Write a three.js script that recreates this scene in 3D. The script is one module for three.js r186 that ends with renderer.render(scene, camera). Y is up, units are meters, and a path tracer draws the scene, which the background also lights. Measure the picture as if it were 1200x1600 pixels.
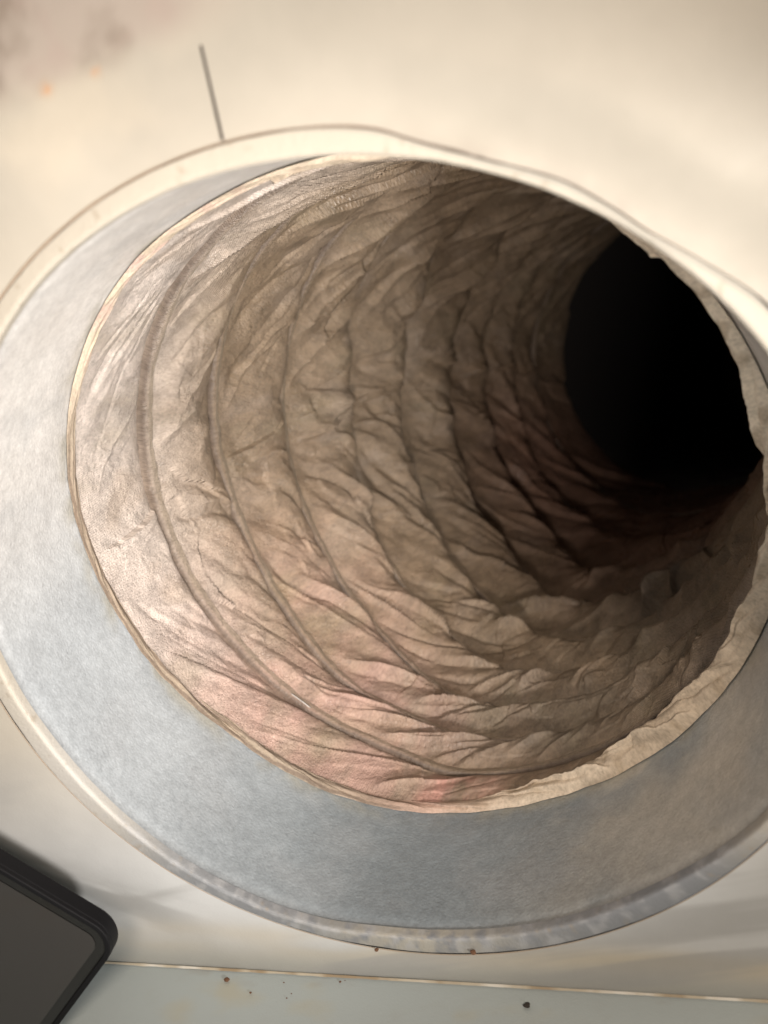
import * as THREE from 'three';
import { mergeGeometries } from 'three/addons/utils/BufferGeometryUtils.js';
import { ImprovedNoise } from 'three/addons/math/ImprovedNoise.js';

// ---------------------------------------------------------------- camera, light, exposure
// World: the collar's mouth is the circle of radius 0.15 in the plane z = 0 round the origin, y up, metres.
const scene = new THREE.Scene();
const camera = new THREE.PerspectiveCamera(62, 0.75, 0.01, 20);
camera.position.set(0.0789, 0.15113, 0.23932);
camera.up.set(0.07572, 0.90174, -0.42559);
camera.lookAt(0.0789 - 0.241822, 0.15113 - 0.397463, 0.23932 - 0.885181);
camera.focus = 0.385; camera.userData.fStop = 7.0;
scene.add(camera);

const renderer = new THREE.WebGLRenderer({ antialias: true });
renderer.setSize(768, 1024);
renderer.toneMapping = THREE.LinearToneMapping;
renderer.toneMappingExposure = 1.08;
renderer.outputColorSpace = THREE.SRGBColorSpace;
renderer.shadowMap.enabled = true;
scene.background = new THREE.Color().setRGB(0.13, 0.128, 0.125);

function addedSpot(color, power, [x, y, z], [tx, ty, tz], radius, cone) {  // unseen spots, added to light the duct mouth and the wall
  const l = new THREE.SpotLight(color, power, 0, cone, 0.6, 2);
  l.position.set(x, y, z); l.target.position.set(tx, ty, tz);
  l.castShadow = true; l.shadow.radius = radius; l.shadow.mapSize.set(2048, 2048);
  l.shadow.camera.near = 0.02; l.shadow.camera.far = 3; l.shadow.bias = -0.0005;
  scene.add(l, l.target);
}
addedSpot(0xfffaf4, 1.42, [0.29, 0.03, 0.34], [-0.15, 0.03, -0.12], 1.0, 0.48);
addedSpot(0xfff0e2, 1.00, [0.10, 0.05, 0.42], [-0.04, 0.01, -0.14], 1.5, 0.36);
addedSpot(0xffecd8, 3.4, [0.36, 0.85, 0.84], [0, 0.08, 0], 6, 0.6);

// ---------------------------------------------------------------- numbers
let seedState = 20240611;
const rnd = () => { seedState = (seedState + 0x6d2b79f5) | 0; let t = Math.imul(seedState ^ (seedState >>> 15), 1 | seedState); t = (t + Math.imul(t ^ (t >>> 7), 61 | t)) ^ t; return ((t ^ (t >>> 14)) >>> 0) / 4294967296; };
const hash = (a, b, c) => { let t = (Math.imul(a, 374761393) + Math.imul(b, 668265263) + Math.imul(c, 1274126177)) | 0; t = Math.imul(t ^ (t >>> 13), 1103515245); t = Math.imul(t ^ (t >>> 15), 2246822519); return ((t ^ (t >>> 16)) >>> 0) / 4294967296; };
const perlin = new ImprovedNoise();
const n3 = (x, y, z) => perlin.noise(x + 31.7, y + 17.3, z + 53.9);
function fbm(x, y, z, oct = 4) { let s = 0, a = 0.5; for (let i = 0; i < oct; i++) { s += a * n3(x, y, z); x *= 2.03; y *= 2.03; z *= 2.03; a *= 0.5; } return s; }
const { clamp, lerp, smoothstep, degToRad: R } = THREE.MathUtils;
const ss = (x, a, b) => smoothstep(x, a, b);
const gauss = (x, w) => Math.exp(-(x * x) / (w * w));
const wrap = (d) => d - 360 * Math.round(d / 360);          // degrees, -180..180
const mixc = (a, b, t) => [lerp(a[0], b[0], t), lerp(a[1], b[1], t), lerp(a[2], b[2], t)];

function tag(o, label, category, group) { o.userData.label = label; o.userData.category = category; if (group) o.userData.group = group; return o; }
function mesh(name, geometry, material, parent) {
  const m = new THREE.Mesh(geometry, material); m.name = name; m.castShadow = m.receiveShadow = true; parent.add(m); return m;
}
// table over angle (degrees): [[angle, value], ...] read round the circle with smooth steps
function around(rows) {
  const r = [...rows].sort((a, b) => a[0] - b[0]), N = r.length;
  return (deg) => {
    const d = ((deg % 360) + 360) % 360;
    let i = N - 1; for (let k = 0; k < N; k++) if (r[k][0] <= d) i = k;
    if (d < r[0][0]) i = N - 1;
    const A = r[i], B = r[(i + 1) % N], P = r[(i + N - 1) % N], Q = r[(i + 2) % N];
    const span = (((B[0] - A[0]) % 360) + 360) % 360 || 360, pre = (((A[0] - P[0]) % 360) + 360) % 360 || 360, post = (((Q[0] - B[0]) % 360) + 360) % 360 || 360;
    const t = ((((d - A[0]) % 360) + 360) % 360) / span;
    const ma = ((B[1] - P[1]) / (span + pre)) * span, mb = ((Q[1] - A[1]) / (span + post)) * span;
    const t2 = t * t, t3 = t2 * t;
    return (2 * t3 - 3 * t2 + 1) * A[1] + (t3 - 2 * t2 + t) * ma + (-2 * t3 + 3 * t2) * B[1] + (t3 - t2) * mb;
  };
}
// grid of points f(i / nu, j / nv) -> [x, y, z]; colours c(i / nu, j / nv); uv in metres by g
function sheet(nu, nv, f, c, g, flip = false) {
  const n = (nu + 1) * (nv + 1), pos = new Float32Array(n * 3), uv = new Float32Array(n * 2), col = c ? new Float32Array(n * 3) : null, idx = new Uint32Array(nu * nv * 6);
  let k = 0;
  for (let j = 0; j <= nv; j++) for (let i = 0; i <= nu; i++, k++) {
    const p = f(i / nu, j / nv); pos.set(p, k * 3);
    if (c) col.set(c(i / nu, j / nv, p), k * 3);
    const q = g(i / nu, j / nv, p); uv[k * 2] = q[0]; uv[k * 2 + 1] = q[1];
  }
  k = 0;
  for (let j = 0; j < nv; j++) for (let i = 0; i < nu; i++) {
    const a = j * (nu + 1) + i, b = a + 1, d = a + nu + 1, e = d + 1;
    if (flip) { idx[k++] = a; idx[k++] = d; idx[k++] = b; idx[k++] = b; idx[k++] = d; idx[k++] = e; }
    else { idx[k++] = a; idx[k++] = b; idx[k++] = d; idx[k++] = b; idx[k++] = e; idx[k++] = d; }
  }
  const geo = new THREE.BufferGeometry();
  geo.setAttribute('position', new THREE.BufferAttribute(pos, 3)); geo.setAttribute('uv', new THREE.BufferAttribute(uv, 2));
  if (col) geo.setAttribute('color', new THREE.BufferAttribute(col, 3));
  geo.setIndex(new THREE.BufferAttribute(idx, 1)); geo.computeVertexNormals();
  return geo;
}
// ---------------------------------------------------------------- textures (tileable, computed)
function tileTexture(size, fn, srgb) {
  const data = new Uint8Array(size * size * 4);
  for (let y = 0; y < size; y++) for (let x = 0; x < size; x++) {
    const v = fn(x / size, y / size), o = (y * size + x) * 4;
    for (let c = 0; c < 3; c++) data[o + c] = clamp(Math.round((Array.isArray(v) ? v[c] : v) * 255), 0, 255);
    data[o + 3] = 255;
  }
  const t = new THREE.DataTexture(data, size, size); t.wrapS = t.wrapT = THREE.RepeatWrapping; t.magFilter = THREE.LinearFilter; t.minFilter = THREE.LinearMipmapLinearFilter; t.generateMipmaps = true;
  if (srgb) t.colorSpace = THREE.SRGBColorSpace;
  t.needsUpdate = true; return t;
}
const TAU = Math.PI * 2;
const tileNoise = (u, v, f, z = 0, oct = 4) => fbm(Math.cos(u * TAU) * f, Math.sin(u * TAU) * f, 0, 1) * 0 + torus(u, v, f, z, oct);
function torus(u, v, f, z, oct) {                            // tileable noise by blending four shifted copies
  const s = (a, b) => fbm(a * f, b * f, z, oct), bu = ss(u, 0, 1), bv = ss(v, 0, 1);
  const n = (1 - bu) * (1 - bv) * s(u, v) + bu * (1 - bv) * s(u - 1, v) + (1 - bu) * bv * s(u, v - 1) + bu * bv * s(u - 1, v - 1);
  return n / Math.sqrt(((1 - bu) ** 2 + bu ** 2) * ((1 - bv) ** 2 + bv ** 2));
}
const clothBump = tileTexture(512, (u, v) => {
  const a = (u + v) * 46, weave = 0.5 + 0.25 * Math.sin(a * TAU) + 0.12 * Math.sin((u - v) * 46 * TAU);
  return 0.5 + (weave - 0.5) * 0.45 + torus(u, v, 14, 1.5, 3) * 0.55 + torus(u, v, 60, 3.5, 2) * 0.4;
});
const clothTone = tileTexture(512, (u, v) => 0.86 + torus(u, v, 9, 7.5, 5) * 0.34 + torus(u, v, 60, 9.5, 3) * 0.42, false);
const clothGloss = tileTexture(512, (u, v) => { const n = torus(u, v, 5, 11.5, 5); return [0, clamp(0.48 - 0.7 * n, 0.13, 0.8), 0]; });
const steelTone = tileTexture(1024, (u, v) => {
  const spangle = torus(u, v, 44, 2.5, 2), blotch = torus(u, v, 5, 5.5, 5), grit = torus(u, v, 150, 8.5, 2);
  return 0.84 + spangle * 0.20 + blotch * 0.16 + grit * 0.18;
});
const steelBump = tileTexture(1024, (u, v) => 0.5 + torus(u, v, 40, 12.5, 3) * 0.35 + torus(u, v, 140, 14.5, 2) * 0.5);
const steelGloss = tileTexture(512, (u, v) => [0, clamp(0.56 + torus(u, v, 6, 21.5, 5) * 0.4, 0.3, 0.85), 0]);
const rep = (t, x, y) => { const c = t.clone(); c.repeat.set(x, y); c.needsUpdate = true; return c; };

const M = {
  cloth: new THREE.MeshPhysicalMaterial({ vertexColors: true, map: rep(clothTone, 14, 14), bumpMap: rep(clothBump, 22, 22), bumpScale: 0.0009, roughnessMap: rep(clothGloss, 9, 9), roughness: 0.95, metalness: 0.0, side: THREE.DoubleSide }),
  cuff: new THREE.MeshStandardMaterial({ vertexColors: true, map: rep(clothTone, 14, 14), bumpMap: rep(clothBump, 30, 30), bumpScale: 0.00025, roughness: 0.65, side: THREE.DoubleSide }),
  sleeve: new THREE.MeshStandardMaterial({ vertexColors: true, map: rep(steelTone, 6, 6), bumpMap: rep(steelBump, 6, 6), bumpScale: 0.0003, roughnessMap: rep(steelGloss, 6, 6), roughness: 1.0, metalness: 0.12, side: THREE.DoubleSide }),
  lip: new THREE.MeshStandardMaterial({ vertexColors: true, bumpMap: rep(steelBump, 9, 9), bumpScale: 0.00025, roughness: 0.75, metalness: 0.1, side: THREE.DoubleSide }),
  wall: new THREE.MeshStandardMaterial({ vertexColors: true, roughness: 1.0, metalness: 0.15, roughnessMap: rep(steelGloss, 4, 4), bumpMap: rep(steelBump, 7, 7), bumpScale: 0.00006, side: THREE.DoubleSide }),
  floor: new THREE.MeshStandardMaterial({ vertexColors: true, bumpMap: rep(steelBump, 8, 8), bumpScale: 0.00008, roughness: 0.6, metalness: 0.25, side: THREE.DoubleSide }),
  wire: new THREE.MeshStandardMaterial({ color: new THREE.Color().setRGB(0.30, 0.29, 0.28), roughness: 0.45, metalness: 0.9 }),
  pipe: new THREE.MeshStandardMaterial({ color: new THREE.Color().setRGB(0.035, 0.034, 0.034), roughness: 0.8, metalness: 0.0, side: THREE.DoubleSide }),
  dark: new THREE.MeshStandardMaterial({ color: new THREE.Color().setRGB(0.035, 0.028, 0.024), roughness: 0.9 }),
  rust: new THREE.MeshStandardMaterial({ color: new THREE.Color().setRGB(0.13, 0.065, 0.035), roughness: 0.95 }),
  bead: new THREE.MeshStandardMaterial({ vertexColors: true, roughness: 0.8, side: THREE.DoubleSide }),
  rubber: new THREE.MeshPhysicalMaterial({ color: new THREE.Color().setRGB(0.006, 0.006, 0.007), roughness: 0.6, specularIntensity: 0.35 }),
  screen: new THREE.MeshPhysicalMaterial({ color: new THREE.Color().setRGB(0.024, 0.0215, 0.0205), roughness: 0.25, clearcoat: 1, clearcoatRoughness: 0.08 }),
  bezel: new THREE.MeshPhysicalMaterial({ color: new THREE.Color().setRGB(0.006, 0.006, 0.006), roughness: 0.25, clearcoat: 0.6 }),
};

// ---------------------------------------------------------------- the setting: wall with a round hole, floor sheet
const L = 0.0762, RS = 0.15, FLOOR = -0.1744;
// the hole's edge: it clears the flange all round but rides over it at the upper right
const holeR = around([[0, 0.1578], [24, 0.1580], [37, 0.1578], [44, 0.1549], [50, 0.1530], [55, 0.1535], [60, 0.1542], [65, 0.1534], [69, 0.1533], [74, 0.1541], [79, 0.1564], [86, 0.1572], [94, 0.1574], [128, 0.1574], [180, 0.1576], [215, 0.1578], [232, 0.1582], [252, 0.1580], [276, 0.1578], [300, 0.1576], [330, 0.1576]]);
const swell = (deg) => gauss(wrap(deg - 52), 30);
function wallPoint(a, t) {                                  // a 0..1 round the hole, t 0..1 outwards
  const deg = a * 360, th = R(deg), c = Math.cos(th), s = Math.sin(th);
  const r0 = holeR(deg), far = Math.min(0.62 / Math.max(Math.abs(c), Math.abs(s)), s < -0.001 ? FLOOR / s : 9);
  const dist = (Math.max(far, r0 + 0.001) - r0) * Math.pow(t, 2.2), r = r0 + dist;
  const x = r * c, y = r * s;
  const lift = swell(deg) * (0.0015 + 0.0045 * ss(dist, 0.0, 0.022)) * (1 - 0.5 * ss(dist, 0.02, 0.25));
  const roll = -swell(deg) * 0.0018;
  const dent = 0.0012 * fbm(x * 9, y * 9, 2.2, 3) * ss(dist, 0, 0.03);
  return [x, y, 0.0006 + lift - roll + dent];
}
function wallColor(a, t, [x, y]) {
  let c = [0.45, 0.415, 0.355];
  { const e = Math.hypot(x, y) - holeR(a * 360); c = mixc(c, [0.26, 0.225, 0.19], 0.75 * gauss(wrap(a * 360 - 56), 24) * Math.exp(-e / 0.0045) * (0.8 + 0.8 * fbm(x * 90, y * 90, 7, 3))); }  // darker edge at the upper right: dirt plus painted shade of the rolled edge
  const low = ss(-y, 0.03, 0.13);
  c = mixc(c, [0.56, 0.57, 0.575], low);
  { const d = y + 0.128 + 0.42 * (x + 0.15) + 0.010 * fbm(x * 14, y * 30, 3, 3); c = mixc(c, [0.24, 0.24, 0.235], 0.7 * gauss(d, 0.014) * ss(-x, 0.085, 0.135) * ss(fbm(x * 12, y * 60 + x * 22, 9, 4), -0.35, 0.1)); }  // curved reflection at the lower left, painted as a grey smear
  c = mixc(c, [0.33, 0.33, 0.30], 0.8 * ss(-y, 0.150, 0.172));
  c = mixc(c, [0.50, 0.43, 0.31], 0.7 * gauss(y + 0.156, 0.009) * ss(fbm(x * 8, y * 30, 4, 3), -0.3, 0.2));
  // streaky reflections of the bare metal, painted along the sheet
  const sm = fbm(x * 5 + y * 4, y * 55 - x * 14, 6, 4);
  c = mixc(c, [0.34, 0.34, 0.335], 0.6 * ss(sm, -0.05, 0.28) * low);
  // dusty upper area
  c = mixc(c, [0.66, 0.58, 0.46], 0.35 * ss(fbm(x * 18, y * 18, 8, 4), 0.05, 0.4) * ss(-x, -0.03, 0.05) * ss(y, 0.1, 0.16));
  // corroded corner up on the left: grey brown scale and pink deposits with orange rust spots
  const edge = y - (0.1835 + 0.09 * (x + 0.0185)) + 0.006 * fbm(x * 40, y * 40, 3, 3), cor = ss(edge, -0.004, 0.006) * ss(-x, -0.012, 0.02);
  c = mixc(c, [0.42, 0.355, 0.31], 0.8 * cor);
  c = mixc(c, [0.28, 0.23, 0.19], cor * ss(fbm(x * 45, y * 45, 1, 4) + 4.5 * (-x - 0.052), -0.02, 0.30));
  c = mixc(c, [0.42, 0.33, 0.29], 0.4 * cor * ss(fbm(x * 60, y * 60, 12, 3), 0.05, 0.3));
  for (const [ox, oy, w] of [[-0.0583, 0.1784, 0.0017], [-0.0425, 0.1796, 0.0011]]) c = mixc(c, [0.62, 0.30, 0.12], 0.7 * gauss(Math.hypot(x - ox, (y - oy) * 1.4) + 0.0008 * fbm(x * 400, y * 400, 0, 2), w));
  const g = 1 + 0.05 * fbm(x * 120, y * 120, 2, 3);
  return [c[0] * g, c[1] * g, c[2] * g];
}
const wall = mesh('wall', sheet(720, 150, (a, t) => wallPoint(a, t), wallColor, (a, t, p) => [p[0], p[1]], true), M.wall, scene);
wall.userData.kind = 'structure';
// the folded back of the wall sheet, so that it has thickness
{ const back = new THREE.RingGeometry(0.162, 0.6, 96, 1); back.translate(0, 0, -0.004); mesh('backing', back, M.pipe, wall); }
// dark joint that runs up the wall from the flange
{ const g = new THREE.CapsuleGeometry(0.00042, 0.0222, 4, 8); g.scale(1, 1, 0.5); g.rotateZ(0.004); g.translate(-0.0111, 0.1690, 0.0016); const j = mesh('seam', g, M.dark, wall); j.userData.label = 'short dark upright seam line above the collar'; }
// hair stuck low on the wall
{ const c = new THREE.CatmullRomCurve3([[-0.1508, -0.1508, 0.0032], [-0.1495, -0.1528, 0.0030], [-0.1478, -0.1545, 0.0024]].map((p) => new THREE.Vector3(...p))); mesh('hair', new THREE.TubeGeometry(c, 10, 0.00009, 5), M.dark, wall); }

// floor sheet: butts against the wall below the collar and comes towards the viewer
function floorColor(a, t, [x, , z]) {
  let c = [0.42, 0.47, 0.475];
  c = mixc(c, [0.46, 0.43, 0.32], 0.55 * ss(fbm(x * 22, z * 40, 3, 4), 0.05, 0.35));
  c = mixc(c, [0.36, 0.36, 0.34], 0.5 * ss(fbm(x * 60, z * 90, 13, 4), 0.1, 0.4) * (1 - ss(z, 0.004, 0.03)));
  return c;
}
const floor = mesh('floor', sheet(420, 90, (a, t) => { const x = lerp(-0.62, 0.62, a), z = 0.42 * t * t; return [x, FLOOR - 0.0005 + 0.0006 * fbm(x * 14, z * 14, 5, 2), z]; }, floorColor, (a, t, p) => [p[0], p[2]], true), M.floor, scene);
floor.userData.kind = 'structure';
// thin bead of old sealant in the corner
{
  const wob = (x) => 0.00055 + 0.00035 * fbm(x * 130, 1, 1, 3);
  const g = sheet(900, 6, (a, t) => { const x = lerp(-0.62, 0.62, a), w = wob(x), ph = (t * Math.PI) / 2; return [x, FLOOR + w * Math.sin(ph) * 1.1 + 0.0002, 0.0012 + w * Math.cos(ph) * 1.5]; },
    (a) => { const x = lerp(-0.62, 0.62, a), n = fbm(x * 45, 5, 2, 4); return mixc(mixc([0.66, 0.64, 0.58], [0.45, 0.40, 0.31], ss(n, -0.25, 0.05)), [0.30, 0.23, 0.15], ss(n, 0.08, 0.3)); }, (a, t, p) => [p[0], p[1]]);
  mesh('sealant_bead', g, M.bead, floor);
}
// crumbs of rust and dirt
function crumb(parent, x, y, z, r, m) {
  const g = new THREE.IcosahedronGeometry(r, 1), p = g.attributes.position;
  for (let i = 0; i < p.count; i++) { const k = 1 + 0.45 * n3(p.getX(i) / r * 1.3 + x * 900, p.getY(i) / r * 1.3, p.getZ(i) / r * 1.3); p.setXYZ(i, p.getX(i) * k * 1.2, p.getY(i) * k * 0.6, p.getZ(i) * k); }
  g.computeVertexNormals(); g.translate(x, y, z); mesh('dirt_crumb', g, m, parent);
}
crumb(floor, -0.0955, FLOOR + 0.0006, 0.0065, 0.0011, M.rust);
crumb(floor, 0.0365, FLOOR + 0.0006, 0.0095, 0.0012, M.dark);
for (let i = 0; i < 6; i++) crumb(floor, -0.12 + 0.09 * rnd(), FLOOR + 0.0004, 0.002 + 0.012 * rnd(), 0.0002 + 0.0003 * rnd(), M.rust);

// ---------------------------------------------------------------- the collar: sheet metal sleeve with a turned flange
const collar = new THREE.Group(); collar.name = 'duct_collar'; scene.add(collar);
tag(collar, 'round grey galvanized sheet metal collar set in the pale wall around the duct mouth', 'duct collar');
const sleeveR = around([[0, 0.1497], [15, 0.1502], [50, 0.1500], [84, 0.1497], [113, 0.1510], [133, 0.1512], [167, 0.1500], [188, 0.1492], [202, 0.1487], [222, 0.1506], [237, 0.1516], [251, 0.1515], [264, 0.1485], [280, 0.1480], [308, 0.1484], [331, 0.1520]]);
const backR = around([[0, 0.1490], [107, 0.1490], [125, 0.1512], [142, 0.1514], [167, 0.1505], [190, 0.1478], [208, 0.1476], [224, 0.1468], [240, 0.1508], [253, 0.1530], [262, 0.1532], [276, 0.1515], [290, 0.1500], [330, 0.1495]]);
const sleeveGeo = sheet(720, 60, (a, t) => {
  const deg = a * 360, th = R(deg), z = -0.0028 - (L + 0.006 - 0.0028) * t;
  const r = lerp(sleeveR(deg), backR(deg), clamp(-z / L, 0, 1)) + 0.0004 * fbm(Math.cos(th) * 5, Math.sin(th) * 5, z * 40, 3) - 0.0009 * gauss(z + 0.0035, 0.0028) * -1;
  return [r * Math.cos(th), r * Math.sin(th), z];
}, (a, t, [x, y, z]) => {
  let c = mixc([0.44, 0.49, 0.53], [0.255, 0.295, 0.325], ss(-y, 0.03, 0.13));  // light painted into the metal: darker at the bottom, paler at the right
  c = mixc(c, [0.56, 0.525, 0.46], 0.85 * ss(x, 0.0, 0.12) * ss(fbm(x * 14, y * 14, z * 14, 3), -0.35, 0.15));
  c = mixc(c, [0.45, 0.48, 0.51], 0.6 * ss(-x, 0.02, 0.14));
  c = mixc(c, [0.80, 0.775, 0.745], 0.92 * ss(y, -0.03, 0.085));  // upper part painted paler to make up for weak light there
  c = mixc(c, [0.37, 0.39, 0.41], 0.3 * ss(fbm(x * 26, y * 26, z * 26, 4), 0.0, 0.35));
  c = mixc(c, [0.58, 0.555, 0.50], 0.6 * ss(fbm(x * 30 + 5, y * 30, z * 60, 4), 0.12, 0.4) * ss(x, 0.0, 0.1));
  c = mixc(c, [0.17, 0.17, 0.17], 0.35 * gauss(z + 0.0045, 0.0016));  // shadow line just inside the lip, painted into the metal
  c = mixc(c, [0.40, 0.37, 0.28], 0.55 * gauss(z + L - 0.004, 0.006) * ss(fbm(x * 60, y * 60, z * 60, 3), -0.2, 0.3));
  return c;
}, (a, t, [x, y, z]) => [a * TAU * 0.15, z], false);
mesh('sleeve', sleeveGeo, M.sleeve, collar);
const flangeGeo = sheet(720, 24, (a, t) => {
  const deg = a * 360, th = R(deg), r0 = sleeveR(deg);
  const wide = deg > 195 && deg < 262 ? 0.0010 * Math.sin(((deg - 195) / 67) * Math.PI) : 0;
  // profile: outer cut edge, flat turned lip, rounded bead, down into the sleeve
  const P = [[0.1570 + wide, -0.0006], [0.1571 + wide, 0.0007], [0.1568 + wide, 0.0010], [lerp(r0, 0.157, 0.55), 0.0013], [r0 + 0.0014, 0.0015], [r0 + 0.0004, 0.0010], [r0 + 0.0001, 0.0000], [r0 + 0.0003, -0.0032]];
  const f = t * (P.length - 1), i = Math.min(P.length - 2, Math.floor(f)), q = f - i;
  const r = lerp(P[i][0], P[i + 1][0], q) + 0.00025 * fbm(Math.cos(th) * 12, Math.sin(th) * 12, t, 3), z = lerp(P[i][1], P[i + 1][1], q) + 0.0003 * fbm(Math.cos(th) * 9, Math.sin(th) * 9, 4, 3);
  return [r * Math.cos(th), r * Math.sin(th), z];
}, (a, t, [x, y, z]) => {
  const deg = a * 360, th = R(deg), cx = Math.cos(th), sy = Math.sin(th);
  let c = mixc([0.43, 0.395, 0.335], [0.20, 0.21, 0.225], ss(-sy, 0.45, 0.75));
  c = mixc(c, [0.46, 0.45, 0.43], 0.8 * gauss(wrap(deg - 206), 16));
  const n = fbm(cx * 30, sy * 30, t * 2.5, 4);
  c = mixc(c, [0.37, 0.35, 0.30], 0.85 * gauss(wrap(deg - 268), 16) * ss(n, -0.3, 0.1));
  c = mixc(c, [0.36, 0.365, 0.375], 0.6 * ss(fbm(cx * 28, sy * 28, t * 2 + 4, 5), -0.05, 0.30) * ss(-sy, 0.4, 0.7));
  c = mixc(c, [0.30, 0.25, 0.19], 0.55 * ss(fbm(cx * 55, sy * 55, t * 2 + 9, 4), 0.2, 0.42));
  return c;
}, (a, t) => [a * TAU * 0.15, t * 0.012], false);
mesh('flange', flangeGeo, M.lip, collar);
// dirt and old sealant in the joint; wide dark stretch paints the sheet's shadow
{
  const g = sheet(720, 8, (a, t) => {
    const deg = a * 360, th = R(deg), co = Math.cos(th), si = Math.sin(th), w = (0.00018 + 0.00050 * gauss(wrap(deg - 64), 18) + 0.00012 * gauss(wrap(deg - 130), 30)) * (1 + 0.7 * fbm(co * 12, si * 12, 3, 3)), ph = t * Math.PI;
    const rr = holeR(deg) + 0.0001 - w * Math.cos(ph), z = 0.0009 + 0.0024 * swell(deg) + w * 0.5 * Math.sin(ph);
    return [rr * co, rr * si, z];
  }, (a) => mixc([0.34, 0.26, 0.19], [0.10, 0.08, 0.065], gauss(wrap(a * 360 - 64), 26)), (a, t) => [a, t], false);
  mesh('joint_sealant_and_shade', g, M.bead, collar);
}
crumb(collar, 0.0168, -0.1530, 0.0028, 0.0011, M.rust);
crumb(collar, -0.0240, -0.1545, 0.0028, 0.0008, M.rust);

// ---------------------------------------------------------------- the flexible duct
const duct = new THREE.Group(); duct.name = 'flexible_duct'; duct.position.set(0, 0, -L); scene.add(duct);
tag(duct, 'crumpled tan fabric flexible duct with spiral wire ribs curving away inside the metal collar', 'flexible duct');
const AX = 0.24, KX = 0.306, KY = -0.573, SEND = 0.59;     // it leaves the collar at a slant, then bends right and down
// centre line and frame at depth s behind the duct's start
function station(s) {
  const c = [AX * s + 0.5 * KX * s * s, 0.5 * KY * s * s, -s], w = ss(s, 0, 0.3);
  const tan = [AX + KX * s, KY * s, -1], tl = Math.hypot(...tan);
  let t = [(w * tan[0]) / tl, (w * tan[1]) / tl, -(1 - w) + (w * tan[2]) / tl]; const l0 = Math.hypot(...t); t = t.map((v) => v / l0);
  let e1 = [1 - t[0] * t[0], -t[0] * t[1], -t[0] * t[2]]; const l1 = Math.hypot(...e1); e1 = e1.map((v) => v / l1);
  const e2 = [e1[1] * t[2] - e1[2] * t[1], e1[2] * t[0] - e1[0] * t[2], e1[0] * t[1] - e1[1] * t[0]];
  return { c, e1, e2, t };
}
const STN = Array.from({ length: 1401 }, (_, i) => station(-0.02 + i * 0.0005));
function at(s, th, r) {
  const f = clamp((s + 0.02) / 0.0005, 0, 1399.99), i = Math.floor(f), q = f - i, A = STN[i], B = STN[i + 1], co = r * Math.cos(th), si = r * Math.sin(th), o = [0, 0, 0];
  for (let k = 0; k < 3; k++) o[k] = lerp(A.c[k], B.c[k], q) + lerp(A.e1[k], B.e1[k], q) * co + lerp(A.e2[k], B.e2[k], q) * si;
  return o;
}
// arc length of wire k at each angle (the duct is pushed together along its floor)
const WIRES = [
  [0, [0.030, 0.065, 0.105, 0.155, 0.210, 0.270, 0.340, 0.410, 0.490]],
  [90, [0.040, 0.090, 0.155, 0.215, 0.290, 0.370, 0.430, 0.480, 0.530]],
  [115, [0.042, 0.090, 0.158, 0.212, 0.290, 0.370, 0.430, 0.480, 0.530]],
  [140, [0.043, 0.092, 0.156, 0.211, 0.285, 0.365, 0.420, 0.470, 0.525]],
  [165, [0.046, 0.093, 0.150, 0.207, 0.276, 0.349, 0.405, 0.457, 0.515]],
  [190, [0.046, 0.093, 0.144, 0.200, 0.263, 0.333, 0.400, 0.455, 0.513]],
  [215, [0.043, 0.083, 0.131, 0.178, 0.239, 0.305, 0.370, 0.430, 0.500]],
  [235, [0.037, 0.066, 0.112, 0.154, 0.213, 0.275, 0.340, 0.410, 0.485]],
  [253, [0.032, 0.056, 0.088, 0.130, 0.184, 0.245, 0.310, 0.380, 0.465]],
  [268, [0.022, 0.046, 0.074, 0.110, 0.155, 0.210, 0.275, 0.350, 0.445]],
  [300, [0.020, 0.042, 0.070, 0.105, 0.150, 0.200, 0.265, 0.340, 0.440]],
];
const wireS = Array.from({ length: 9 }, (_, k) => around(WIRES.map(([d, v]) => [d, v[k]])));
const edge = (k, deg) => (k <= 0 ? 0 : k >= 10 ? SEND : wireS[k - 1](deg) + 0.0016 * fbm(Math.cos(R(deg)) * 3 + k * 3.1, Math.sin(R(deg)) * 3, k, 3));
const slopeAt = around([[0, 8], [60, 30], [100, 40], [135, 38], [160, 22], [178, 4], [195, -26], [218, -44], [242, -40], [262, -24], [300, -10], [330, 0]]);   // how far a crease slides round the duct on its way across a pleat, degrees
// folds of each pleat: a crease that runs across the pleat on a slant
const FOLDS = Array.from({ length: 10 }, (_, k) => {
  const out = [], n = k < 1 ? 46 : 60;
  for (let i = 0; i < n; i++) {
    const c = rnd() * 360, slope = -slopeAt(c) * (0.85 + 0.3 * rnd()) + (rnd() - 0.5) * 14;
    out.push({ c, slope, mid: 0.15 + 0.75 * rnd(), len: 0.18 + 0.38 * rnd(), w: (0.8 + 2.2 * rnd()) * (k < 1 ? 0.8 : 1), amp: (0.0015 + 0.0042 * rnd() * rnd()) * (k < 1 ? 0.55 : k < 3 ? 0.85 : 1.1) * (rnd() < 0.62 ? 1 : -0.7), asym: 0.8 + 2.6 * rnd(), side: rnd() < 0.6 ? 1 : -1, bend: (rnd() - 0.5) * 14, ph: rnd() * 20 });
  }
  return out;
});
const BINS = FOLDS.map((list) => Array.from({ length: 36 }, (_, b) => list.filter((f) => Math.abs(wrap(f.c - (b * 10 + 5))) < 45)));
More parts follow.
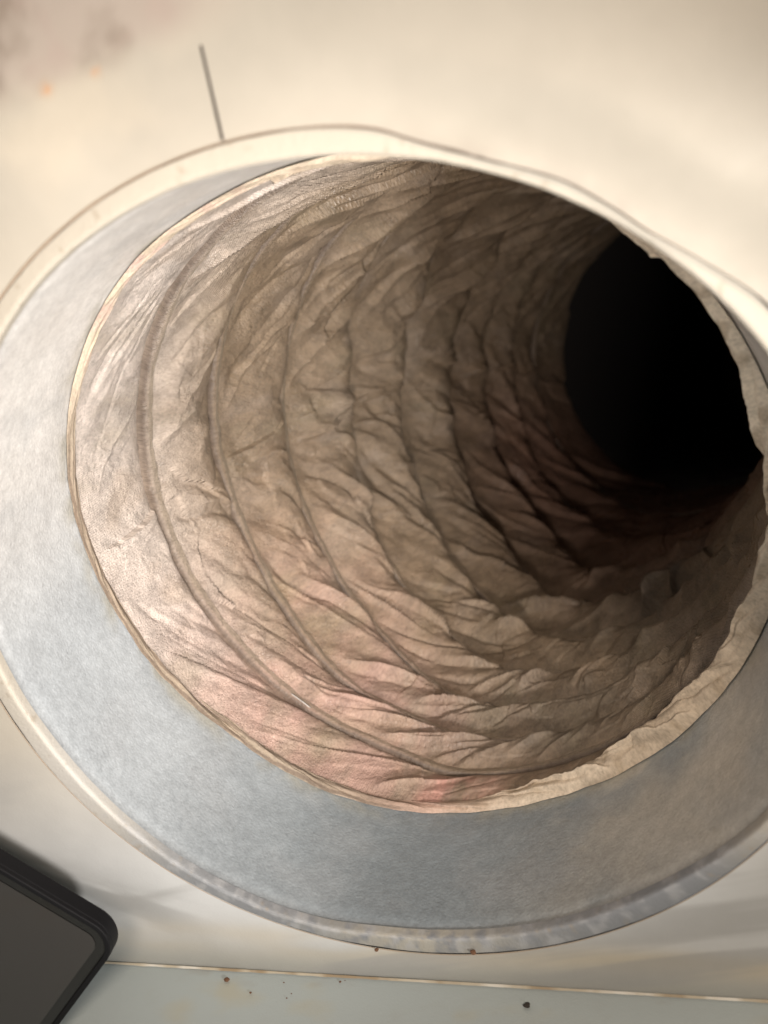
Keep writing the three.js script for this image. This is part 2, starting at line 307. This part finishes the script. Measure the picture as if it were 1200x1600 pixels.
function foldsAt(k, f, deg) {
  const list = BINS[k][Math.floor((((deg % 360) + 360) % 360) / 10) % 36]; let h = 0;
  for (const F of list) {
    const along = (f - F.mid) / F.len; if (Math.abs(along) > 1.6) continue;
    const d = wrap(deg - F.c - F.slope * (f - F.mid) - F.bend * (f - F.mid) ** 2 - 1.3 * Math.sin(f * 7 + F.ph)), x = (d * F.side) / F.w;
    if (x < -5 || x > 5) continue;
    const q = Math.sqrt(x * x + 0.02) - 0.14, p = Math.exp(-q * (x > 0 ? F.asym * 1.4 : 0.9));
    h += F.amp * p * Math.exp(-Math.pow(Math.abs(along), 3));
  }
  return h;
}
// crumpled sheet: the upper hull of tilted facets minus the lower hull of others
function crumple(x, y, nx, seed) {                          // x wraps after nx cells
  const ix = Math.floor(x), iy = Math.floor(y); let hi = -9, lo = 9;
  for (let a = -1; a <= 1; a++) for (let b = -1; b <= 1; b++) {
    const cx = ix + a, cy = iy + b, wx = ((cx % nx) + nx) % nx;
    const dx = x - cx - hash(wx, cy, seed), dy = y - cy - hash(wx, cy, seed + 1), gx = hash(wx, cy, seed + 2) - 0.5, gy = hash(wx, cy, seed + 3) - 0.5, q = Math.sqrt(dx * dx + dy * dy + 0.05);
    const A = gx * dx * 1.3 + gy * dy * 1.3 - 0.75 * q, B = gy * dx * 1.3 - gx * dy * 1.3 + 0.75 * q;
    if (A > hi) hi = A; if (B < lo) lo = B;
  }
  return hi + lo;
}
const ampTable = [0.0016, 0.0070, 0.0102, 0.0125, 0.0160, 0.0185, 0.0190, 0.0150, 0.0085, 0.0030];
function lining(U, deg) {                                   // U in wires 0..10; returns [s, height above the wire circle towards the axis, fraction]
  const k = Math.min(9, Math.floor(U)), f = U - k, th = R(deg), co = Math.cos(th), si = Math.sin(th);
  const s = lerp(edge(k, deg), edge(k + 1, deg), f);
  const bottom = gauss(wrap(deg - 262), 42), upper = gauss(wrap(deg - 105), 36);
  let amp = ampTable[k] * (1 + 0.55 * fbm(co * 3.2, si * 3.2, k * 5.3, 3)) * (1 - 0.35 * upper) * (1 - 0.45 * bottom) + 0.002 * bottom;
  // billow that leans over the next wire
  const g = Math.pow(f, (k < 1 ? 1.2 : k < 2 ? 1.6 : 2.1) + 0.35 * n3(co * 2, si * 2, k * 2.7)), bil = Math.sin(Math.PI * g), lean = Math.pow(Math.max(0, bil), 0.75);
  const tight = ss(f, 0.07, 0.32) * ss(1 - f, 0.01, 0.15);
  let h = amp * lean - (k < 9 ? 0.0032 * gauss(1 - f, 0.09) : 0);
  h += foldsAt(k, f, deg) * tight * (1 + 0.5 * bottom);
  const wx = deg + 9 * fbm(co * 6, si * 6, s * 14, 3), wy = s + 0.012 * fbm(co * 7 + 9, si * 7, s * 16, 3);
  const side = gauss(wrap(deg - 180), 38), right = gauss(wrap(deg - 10), 70), end = k < 8 ? 1 : k < 9 ? 0.7 : 0.35;
  const cr = (k < 1 ? 0.30 : k < 2 ? 0.60 : k < 3 ? 0.85 : 1.0 + 0.35 * side) * end * (1 - 0.5 * right), low = gauss(wrap(deg - 272), 40);
  const along = f - 0.5, d1 = deg + slopeAt(deg) * along + 3.0 * fbm(co * 6, si * 6, s * 14 + k, 3), d2 = deg + (slopeAt(deg) * 0.5 - 16 * side) * along + 3.0 * fbm(co * 6 + 7, si * 6, s * 14 + k, 3);
  // creases that run from wire to wire on a slant, then smaller facets among them
  const deep = k < 2 ? 1 : k < 3 ? 0.85 : k < 5 ? 0.62 : 0.48, o = k * 37.7;
  h += cr * deep * tight * (1 - 0.5 * low) * (0.0112 * crumple((d1 + o) / 12, U * 0.85 + 0.3 * n3(co * 4, si * 4, U), 30, 11 + k) + 0.0046 * crumple((d2 + o) / 5, U * 1.5 + 3, 72, 47 + k) + (k < 4 ? 0.0056 : 0.0085) * (0.2 + side) * crumple((wx - 20 * along + o) / 8, U * 2.0, 45, 77 + k));
  if (low > 0.02) h += low * tight * (k < 1 ? 0.5 : 1) * (0.0066 * crumple((wx - wy * 90) / 30, wy * 30 + si * 2.2, 12, 211) + 0.0030 * crumple((wx + wy * 120) / 12, wy * 56 - co * 2.0, 30, 247));
  h += 0.0012 * fbm(co * 5, si * 5, s * 25, 3);
  return [s, Math.max(h, -0.0035 + 0.15 * h), f, k];
}
const baseR = (deg, s) => lerp(backR(deg) - 0.0012, 0.1492, ss(s, 0, 0.05));
// angles: dense where the mouth shows the lining, sparse on the hidden side
const NTH = 1180, thetas = [];
{ let acc = 0; const w = []; for (let i = 0; i < 3600; i++) { const d = i * 0.1; const dense = d > 75 && d < 318 ? 1 : 0.3; acc += dense; w.push(acc); } let j = 0; for (let i = 0; i <= NTH; i++) { const target = (i / NTH) * acc; while (j < 3599 && w[j] < target) j++; thetas.push(i === NTH ? 360 : i === 0 ? 0 : j * 0.1 + (0.1 * (target - (j ? w[j - 1] : 0))) / (w[j] - (j ? w[j - 1] : 0))); } }
const rowsPer = [62, 62, 60, 56, 54, 50, 42, 36, 30, 26], rows = [];
rowsPer.forEach((n, k) => { for (let i = 0; i < n; i++) rows.push(k + i / n); }); rows.push(10);
const liningColor = (U, deg, h, s) => {
  const th = R(deg), x = Math.cos(th), y = Math.sin(th), k = Math.min(9, Math.floor(U)), f = U - k;
  const n1 = fbm(x * 4, y * 4, s * 18, 4), n2 = fbm(x * 11 + 3, y * 11, s * 50, 4), n3v = fbm(x * 30, y * 30, s * 160, 3);
  let c = [0.25, 0.188, 0.130];
  c = mixc(c, [0.56, 0.50, 0.46], (1 - ss(U, 0.4, 2.0)) * ss(y, -0.95, -0.3) * 0.9);  // paler mouth: light on the near cloth painted into its colour
  c = mixc(c, [0.50, 0.32, 0.28], clamp(gauss(wrap(deg - 240), 34) * (1 - ss(U, 1.6, 4.6)) * (0.6 + 1.6 * n1), 0, 0.85));
  c = mixc(c, [0.60, 0.30, 0.26], clamp(gauss(wrap(deg - 268), 9) * (1 - ss(U, 0.5, 1.1)) * (0.3 + 1.4 * n2), 0, 0.55));
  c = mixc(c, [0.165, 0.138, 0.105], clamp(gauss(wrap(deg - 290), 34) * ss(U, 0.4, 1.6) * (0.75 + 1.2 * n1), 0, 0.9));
  c = mixc(c, [0.25, 0.205, 0.14], 0.4 * ss(n1, 0.05, 0.35));
  c = mixc(c, [0.315, 0.25, 0.195], 0.5 * ss(fbm(x * 6 + 8, y * 6, s * 26, 3), 0.05, 0.3));
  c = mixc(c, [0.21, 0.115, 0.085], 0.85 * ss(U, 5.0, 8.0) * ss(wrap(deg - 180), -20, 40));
  // dirt along the stitching, and painted shade in the valley before each wire
  const seam = Math.min(f, 1 - f) * (k < 9 ? 1 : 3);
  c = mixc(c, [0.17, 0.125, 0.09], (k < 9 ? 0.8 : 0) * Math.exp(-(1 - f) * 15) * ss(n2, -0.5, 0.1) + 0.35 * Math.exp(-seam * 30));
  const m = 1 + 0.30 * n2 + 0.22 * n3v;
  return [c[0] * m, c[1] * m, c[2] * m];
};
{
  let last = null;
  const geo = sheet(NTH, rows.length - 1, (a, t) => {
    const deg = thetas[Math.round(a * NTH)], U = rows[Math.round(t * (rows.length - 1))], q = lining(U, deg);
    last = q; return at(q[0], R(deg), baseR(deg, q[0]) - q[1]);
  }, (a, t) => liningColor(rows[Math.round(t * (rows.length - 1))], thetas[Math.round(a * NTH)], last[1], last[0]),
  (a, t) => [(thetas[Math.round(a * NTH)] / 360) * TAU * 0.15, last[0]], false);
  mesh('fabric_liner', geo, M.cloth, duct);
}
// cloth strip stitched over each turn of the wire
for (let k = 1; k <= 9; k++) {
  const geo = sheet(900, 14, (a, t) => {
    const deg = a * 360, th = R(deg), s = edge(k, deg), ph = lerp(-0.15, 1.15, t) * Math.PI, wob = 1 + 0.5 * fbm(Math.cos(th) * 9 + k, Math.sin(th) * 9, k, 3);
    const half = (k < 5 ? 0.0035 : 0.0028) * wob * (1 - 0.3 * gauss(wrap(deg - 265), 40)), hi = (k < 2 ? 0.0026 : k < 4 ? 0.0036 : 0.0048) * wob, step = -Math.cos(ph);
    const rib = Math.pow(Math.max(0, Math.sin(ph)), 0.38) * (1 + 0.25 * Math.sin(ph * 2)), stitch = 0.00035 * Math.max(0, Math.sin(deg * 7.5)) * gauss(t - 0.22, 0.09);
    return at(s + half * step, th, baseR(deg, s) - hi * rib - 0.0004 * fbm(Math.cos(th) * 30, Math.sin(th) * 30, k + t * 2, 3) + stitch + (rib <= 0 ? 0.002 : 0));
  }, (a, t) => {
    const deg = a * 360, th = R(deg); let c = liningColor(k + 0.25, deg, 0, edge(k, deg));
    c = mixc(c, [0.52, 0.44, 0.345], 0.5 * ss(t, 0.3, 0.5));
    c = mixc(c, [0.13, 0.10, 0.08], 0.9 * gauss(t - 0.18, 0.14) + 0.35 * gauss(t - 0.88, 0.08));  // dark line on the near side paints the shadow beside the rib
    return c;
  }, (a, t) => [a * TAU * 0.15, t * 0.008], false);
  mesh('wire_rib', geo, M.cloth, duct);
}
// bare wire where the strip of the first turn is worn through
{
  const pts = []; for (let d = 226; d <= 236; d += 1) { const q = at(wireS[0](d) - 0.0012, R(d), 0.1462 + 0.0012 * (Math.abs(d - 231) / 5) ** 2); pts.push(new THREE.Vector3(...q)); }
  mesh('wire', new THREE.TubeGeometry(new THREE.CatmullRomCurve3(pts), 40, 0.0006, 8), M.wire, duct);
}
// cuff: the cloth's folded end, thin at the left, a thick gathered roll at the right
const cuffB = around([[0, 0.0065], [12, 0.0075], [22, 0.0050], [30, 0.0035], [41, 0.0050], [55, 0.0035], [80, 0.0028], [120, 0.0030], [150, 0.0018], [180, 0.0014], [215, 0.0020], [240, 0.0024], [268, 0.0022], [282, 0.0040], [291, 0.0055], [303, 0.0068], [318, 0.0080], [330, 0.0072], [342, 0.0068], [352, 0.0060]]);
{
  const geo = sheet(1100, 36, (a, t) => {
    const deg = a * 360, th = R(deg), co = Math.cos(th), si = Math.sin(th), b = cuffB(deg) * (1 + 0.28 * fbm(co * 14, si * 14, 3, 3));
    const wide = 0.004 + 0.9 * b, ph = t * Math.PI * 1.15;
    let z = 0.0035 + 0.3 * b * Math.cos(ph) - wide * (t) * 1.1 + 0.0015 * fbm(co * 10, si * 10, 8, 3), r = backR(deg) - 0.0006 - b * Math.pow(Math.max(0, Math.sin(Math.min(ph, Math.PI))), 0.8) + (ph > Math.PI ? 0.002 : 0);
    const cru = crumple(deg / 7.5 + 3.6 * t + 0.9 * fbm(co * 8, si * 8, t, 2), t * 1.5 + 4, 48, 131) * 0.0075 + crumple(deg / 4 - 2 * t + fbm(co * 12, si * 12, t * 2, 2), t * 3 + 9, 90, 171) * 0.0006;
    r -= cru * clamp(b / 0.005, 0.25, 1.2) * Math.sin(Math.PI * clamp(t, 0, 1)); z += cru * 0.6 * clamp(b / 0.005, 0.15, 1.2) * Math.sin(Math.PI * t);
    return [r * co, r * si, z];
  }, (a, t) => {
    const deg = a * 360, th = R(deg), co = Math.cos(th), si = Math.sin(th), n = fbm(co * 16, si * 16, t * 2, 4);
    let c = mixc([0.56, 0.47, 0.365], [0.78, 0.70, 0.58], gauss(wrap(deg - 20), 30));  // paler at the upper right: brightness of the lit fold painted in
    c = mixc(c, [0.38, 0.30, 0.21], 0.6 * ss(n, 0.05, 0.3));
    c = mixc(c, [0.60, 0.34, 0.29], 0.5 * gauss(wrap(deg - 262), 12));
    c = mixc(c, [0.62, 0.44, 0.40], 0.6 * gauss(wrap(deg - 125), 22) * ss(n, -0.05, 0.2));
    c = mixc(c, [0.15, 0.11, 0.08], ss(wrap(deg - 205), -62, -35) * (1 - ss(wrap(deg - 205), 48, 66)) * (0.62 + 0.33 * ss(Math.sin(t * 17 + 2.5 * n), -0.2, 0.6)));
    return c;
  }, (a, t) => [a * TAU * 0.15, t * 0.02], false);
  const cuff = mesh('cuff', geo, M.cuff, duct); cuff.userData.label = 'folded light tan cloth end, gathered thick at the lower right';
}
// metal pipe that the duct's far end is pulled over
{
  const g = sheet(160, 60, (a, t) => { const th = a * TAU, s = SEND - 0.012 + 0.03 * Math.min(1, t * 8); if (t * 8 < 1) return at(s, th, 0.1475); const A = station(SEND + 0.018), p = at(SEND + 0.018, th, 0.1475), d = 0.75 * (t - 0.125); return [p[0] + A.t[0] * d, p[1] + A.t[1] * d, p[2] + A.t[2] * d]; }, (a, t) => mixc([0.022, 0.02, 0.02], [0.42, 0.39, 0.37], gauss(wrap(a * 360 - 278), 30) * (0.7 + 0.6 * fbm(a * 60, t * 12, 2, 3))), (a, t) => [a, t], false);  // pale floor against near-black walls paints the faint light inside the pipe
  mesh('far_pipe', g, M.bead, duct);
  const A = station(SEND + 0.018), cap = new THREE.CircleGeometry(0.15, 64); cap.lookAt(new THREE.Vector3(...A.t).multiplyScalar(-1)); cap.translate(A.c[0] + A.t[0] * 0.655, A.c[1] + A.t[1] * 0.655, A.c[2] + A.t[2] * 0.655);
  mesh('pipe_end', cap, M.dark, duct);
}
// outside of the duct, so that it is closed from behind
{ const g = sheet(120, 60, (a, t) => at(lerp(-0.004, 0.62, t), a * TAU, 0.172), null, (a, t) => [a, t], true); mesh('outer_jacket', g, M.pipe, duct); }

// ---------------------------------------------------------------- dark handheld device in the lower left
{
  const dev = new THREE.Group(); dev.name = 'phone'; scene.add(dev);
  tag(dev, 'rounded black phone corner with a grey screen, in front of the lower wall', 'phone');
  // corner, then the long side leaning up against the wall and the short side coming down to the floor (metres)
  const corner = new THREE.Vector3(-0.1120, -0.1130, 0.0360), e1 = new THREE.Vector3(-0.735, 0.678, -0.001).normalize(), e2 = new THREE.Vector3(-0.672, -0.726, 0.147);
  e2.addScaledVector(e1, -e2.dot(e1)).normalize();
  const nrm = new THREE.Vector3().crossVectors(e1, e2).normalize();
  dev.matrix.makeBasis(e1, e2, nrm).setPosition(corner); dev.matrix.decompose(dev.position, dev.quaternion, dev.scale);
  const outline = (w, h, r, o) => { const s = new THREE.Shape(), x = o, y = o, X = w - o, Y = h - o, q = Math.max(0.0005, r - o); s.moveTo(x + q, y); s.lineTo(X - q, y); s.absarc(X - q, y + q, q, -Math.PI / 2, 0); s.lineTo(X, Y - q); s.absarc(X - q, Y - q, q, 0, Math.PI / 2); s.lineTo(x + q, Y); s.absarc(x + q, Y - q, q, Math.PI / 2, Math.PI); s.lineTo(x, y + q); s.absarc(x + q, y + q, q, Math.PI, Math.PI * 1.5); return s; };
  const W = 0.165, H = 0.083, r = 0.0130;
  const body = new THREE.ExtrudeGeometry(outline(W, H, r, 0.001), { depth: 0.005, bevelEnabled: true, bevelSize: 0.001, bevelThickness: 0.001, bevelSegments: 4, curveSegments: 24 }); body.translate(0, 0, -0.0065);
  mesh('case', body, M.rubber, dev);
  const ringS = outline(W, H, r, 0.0006); ringS.holes.push(outline(W, H, r, 0.0020));
  const rim = new THREE.ExtrudeGeometry(ringS, { depth: 0.0012, bevelEnabled: true, bevelSize: 0.0005, bevelThickness: 0.0005, bevelSegments: 4, curveSegments: 24 }); rim.translate(0, 0, -0.0008);
  mesh('rim', rim, M.rubber, dev);
  const bz = new THREE.ShapeGeometry(outline(W, H, r, 0.0022), 24); bz.translate(0, 0, -0.0003); mesh('bezel', bz, M.bezel, dev);
  const sc = new THREE.ShapeGeometry(outline(W, H, r, 0.0066), 24); sc.translate(0, 0, -0.0001); mesh('screen', sc, M.screen, dev);
}

renderer.render(scene, camera);
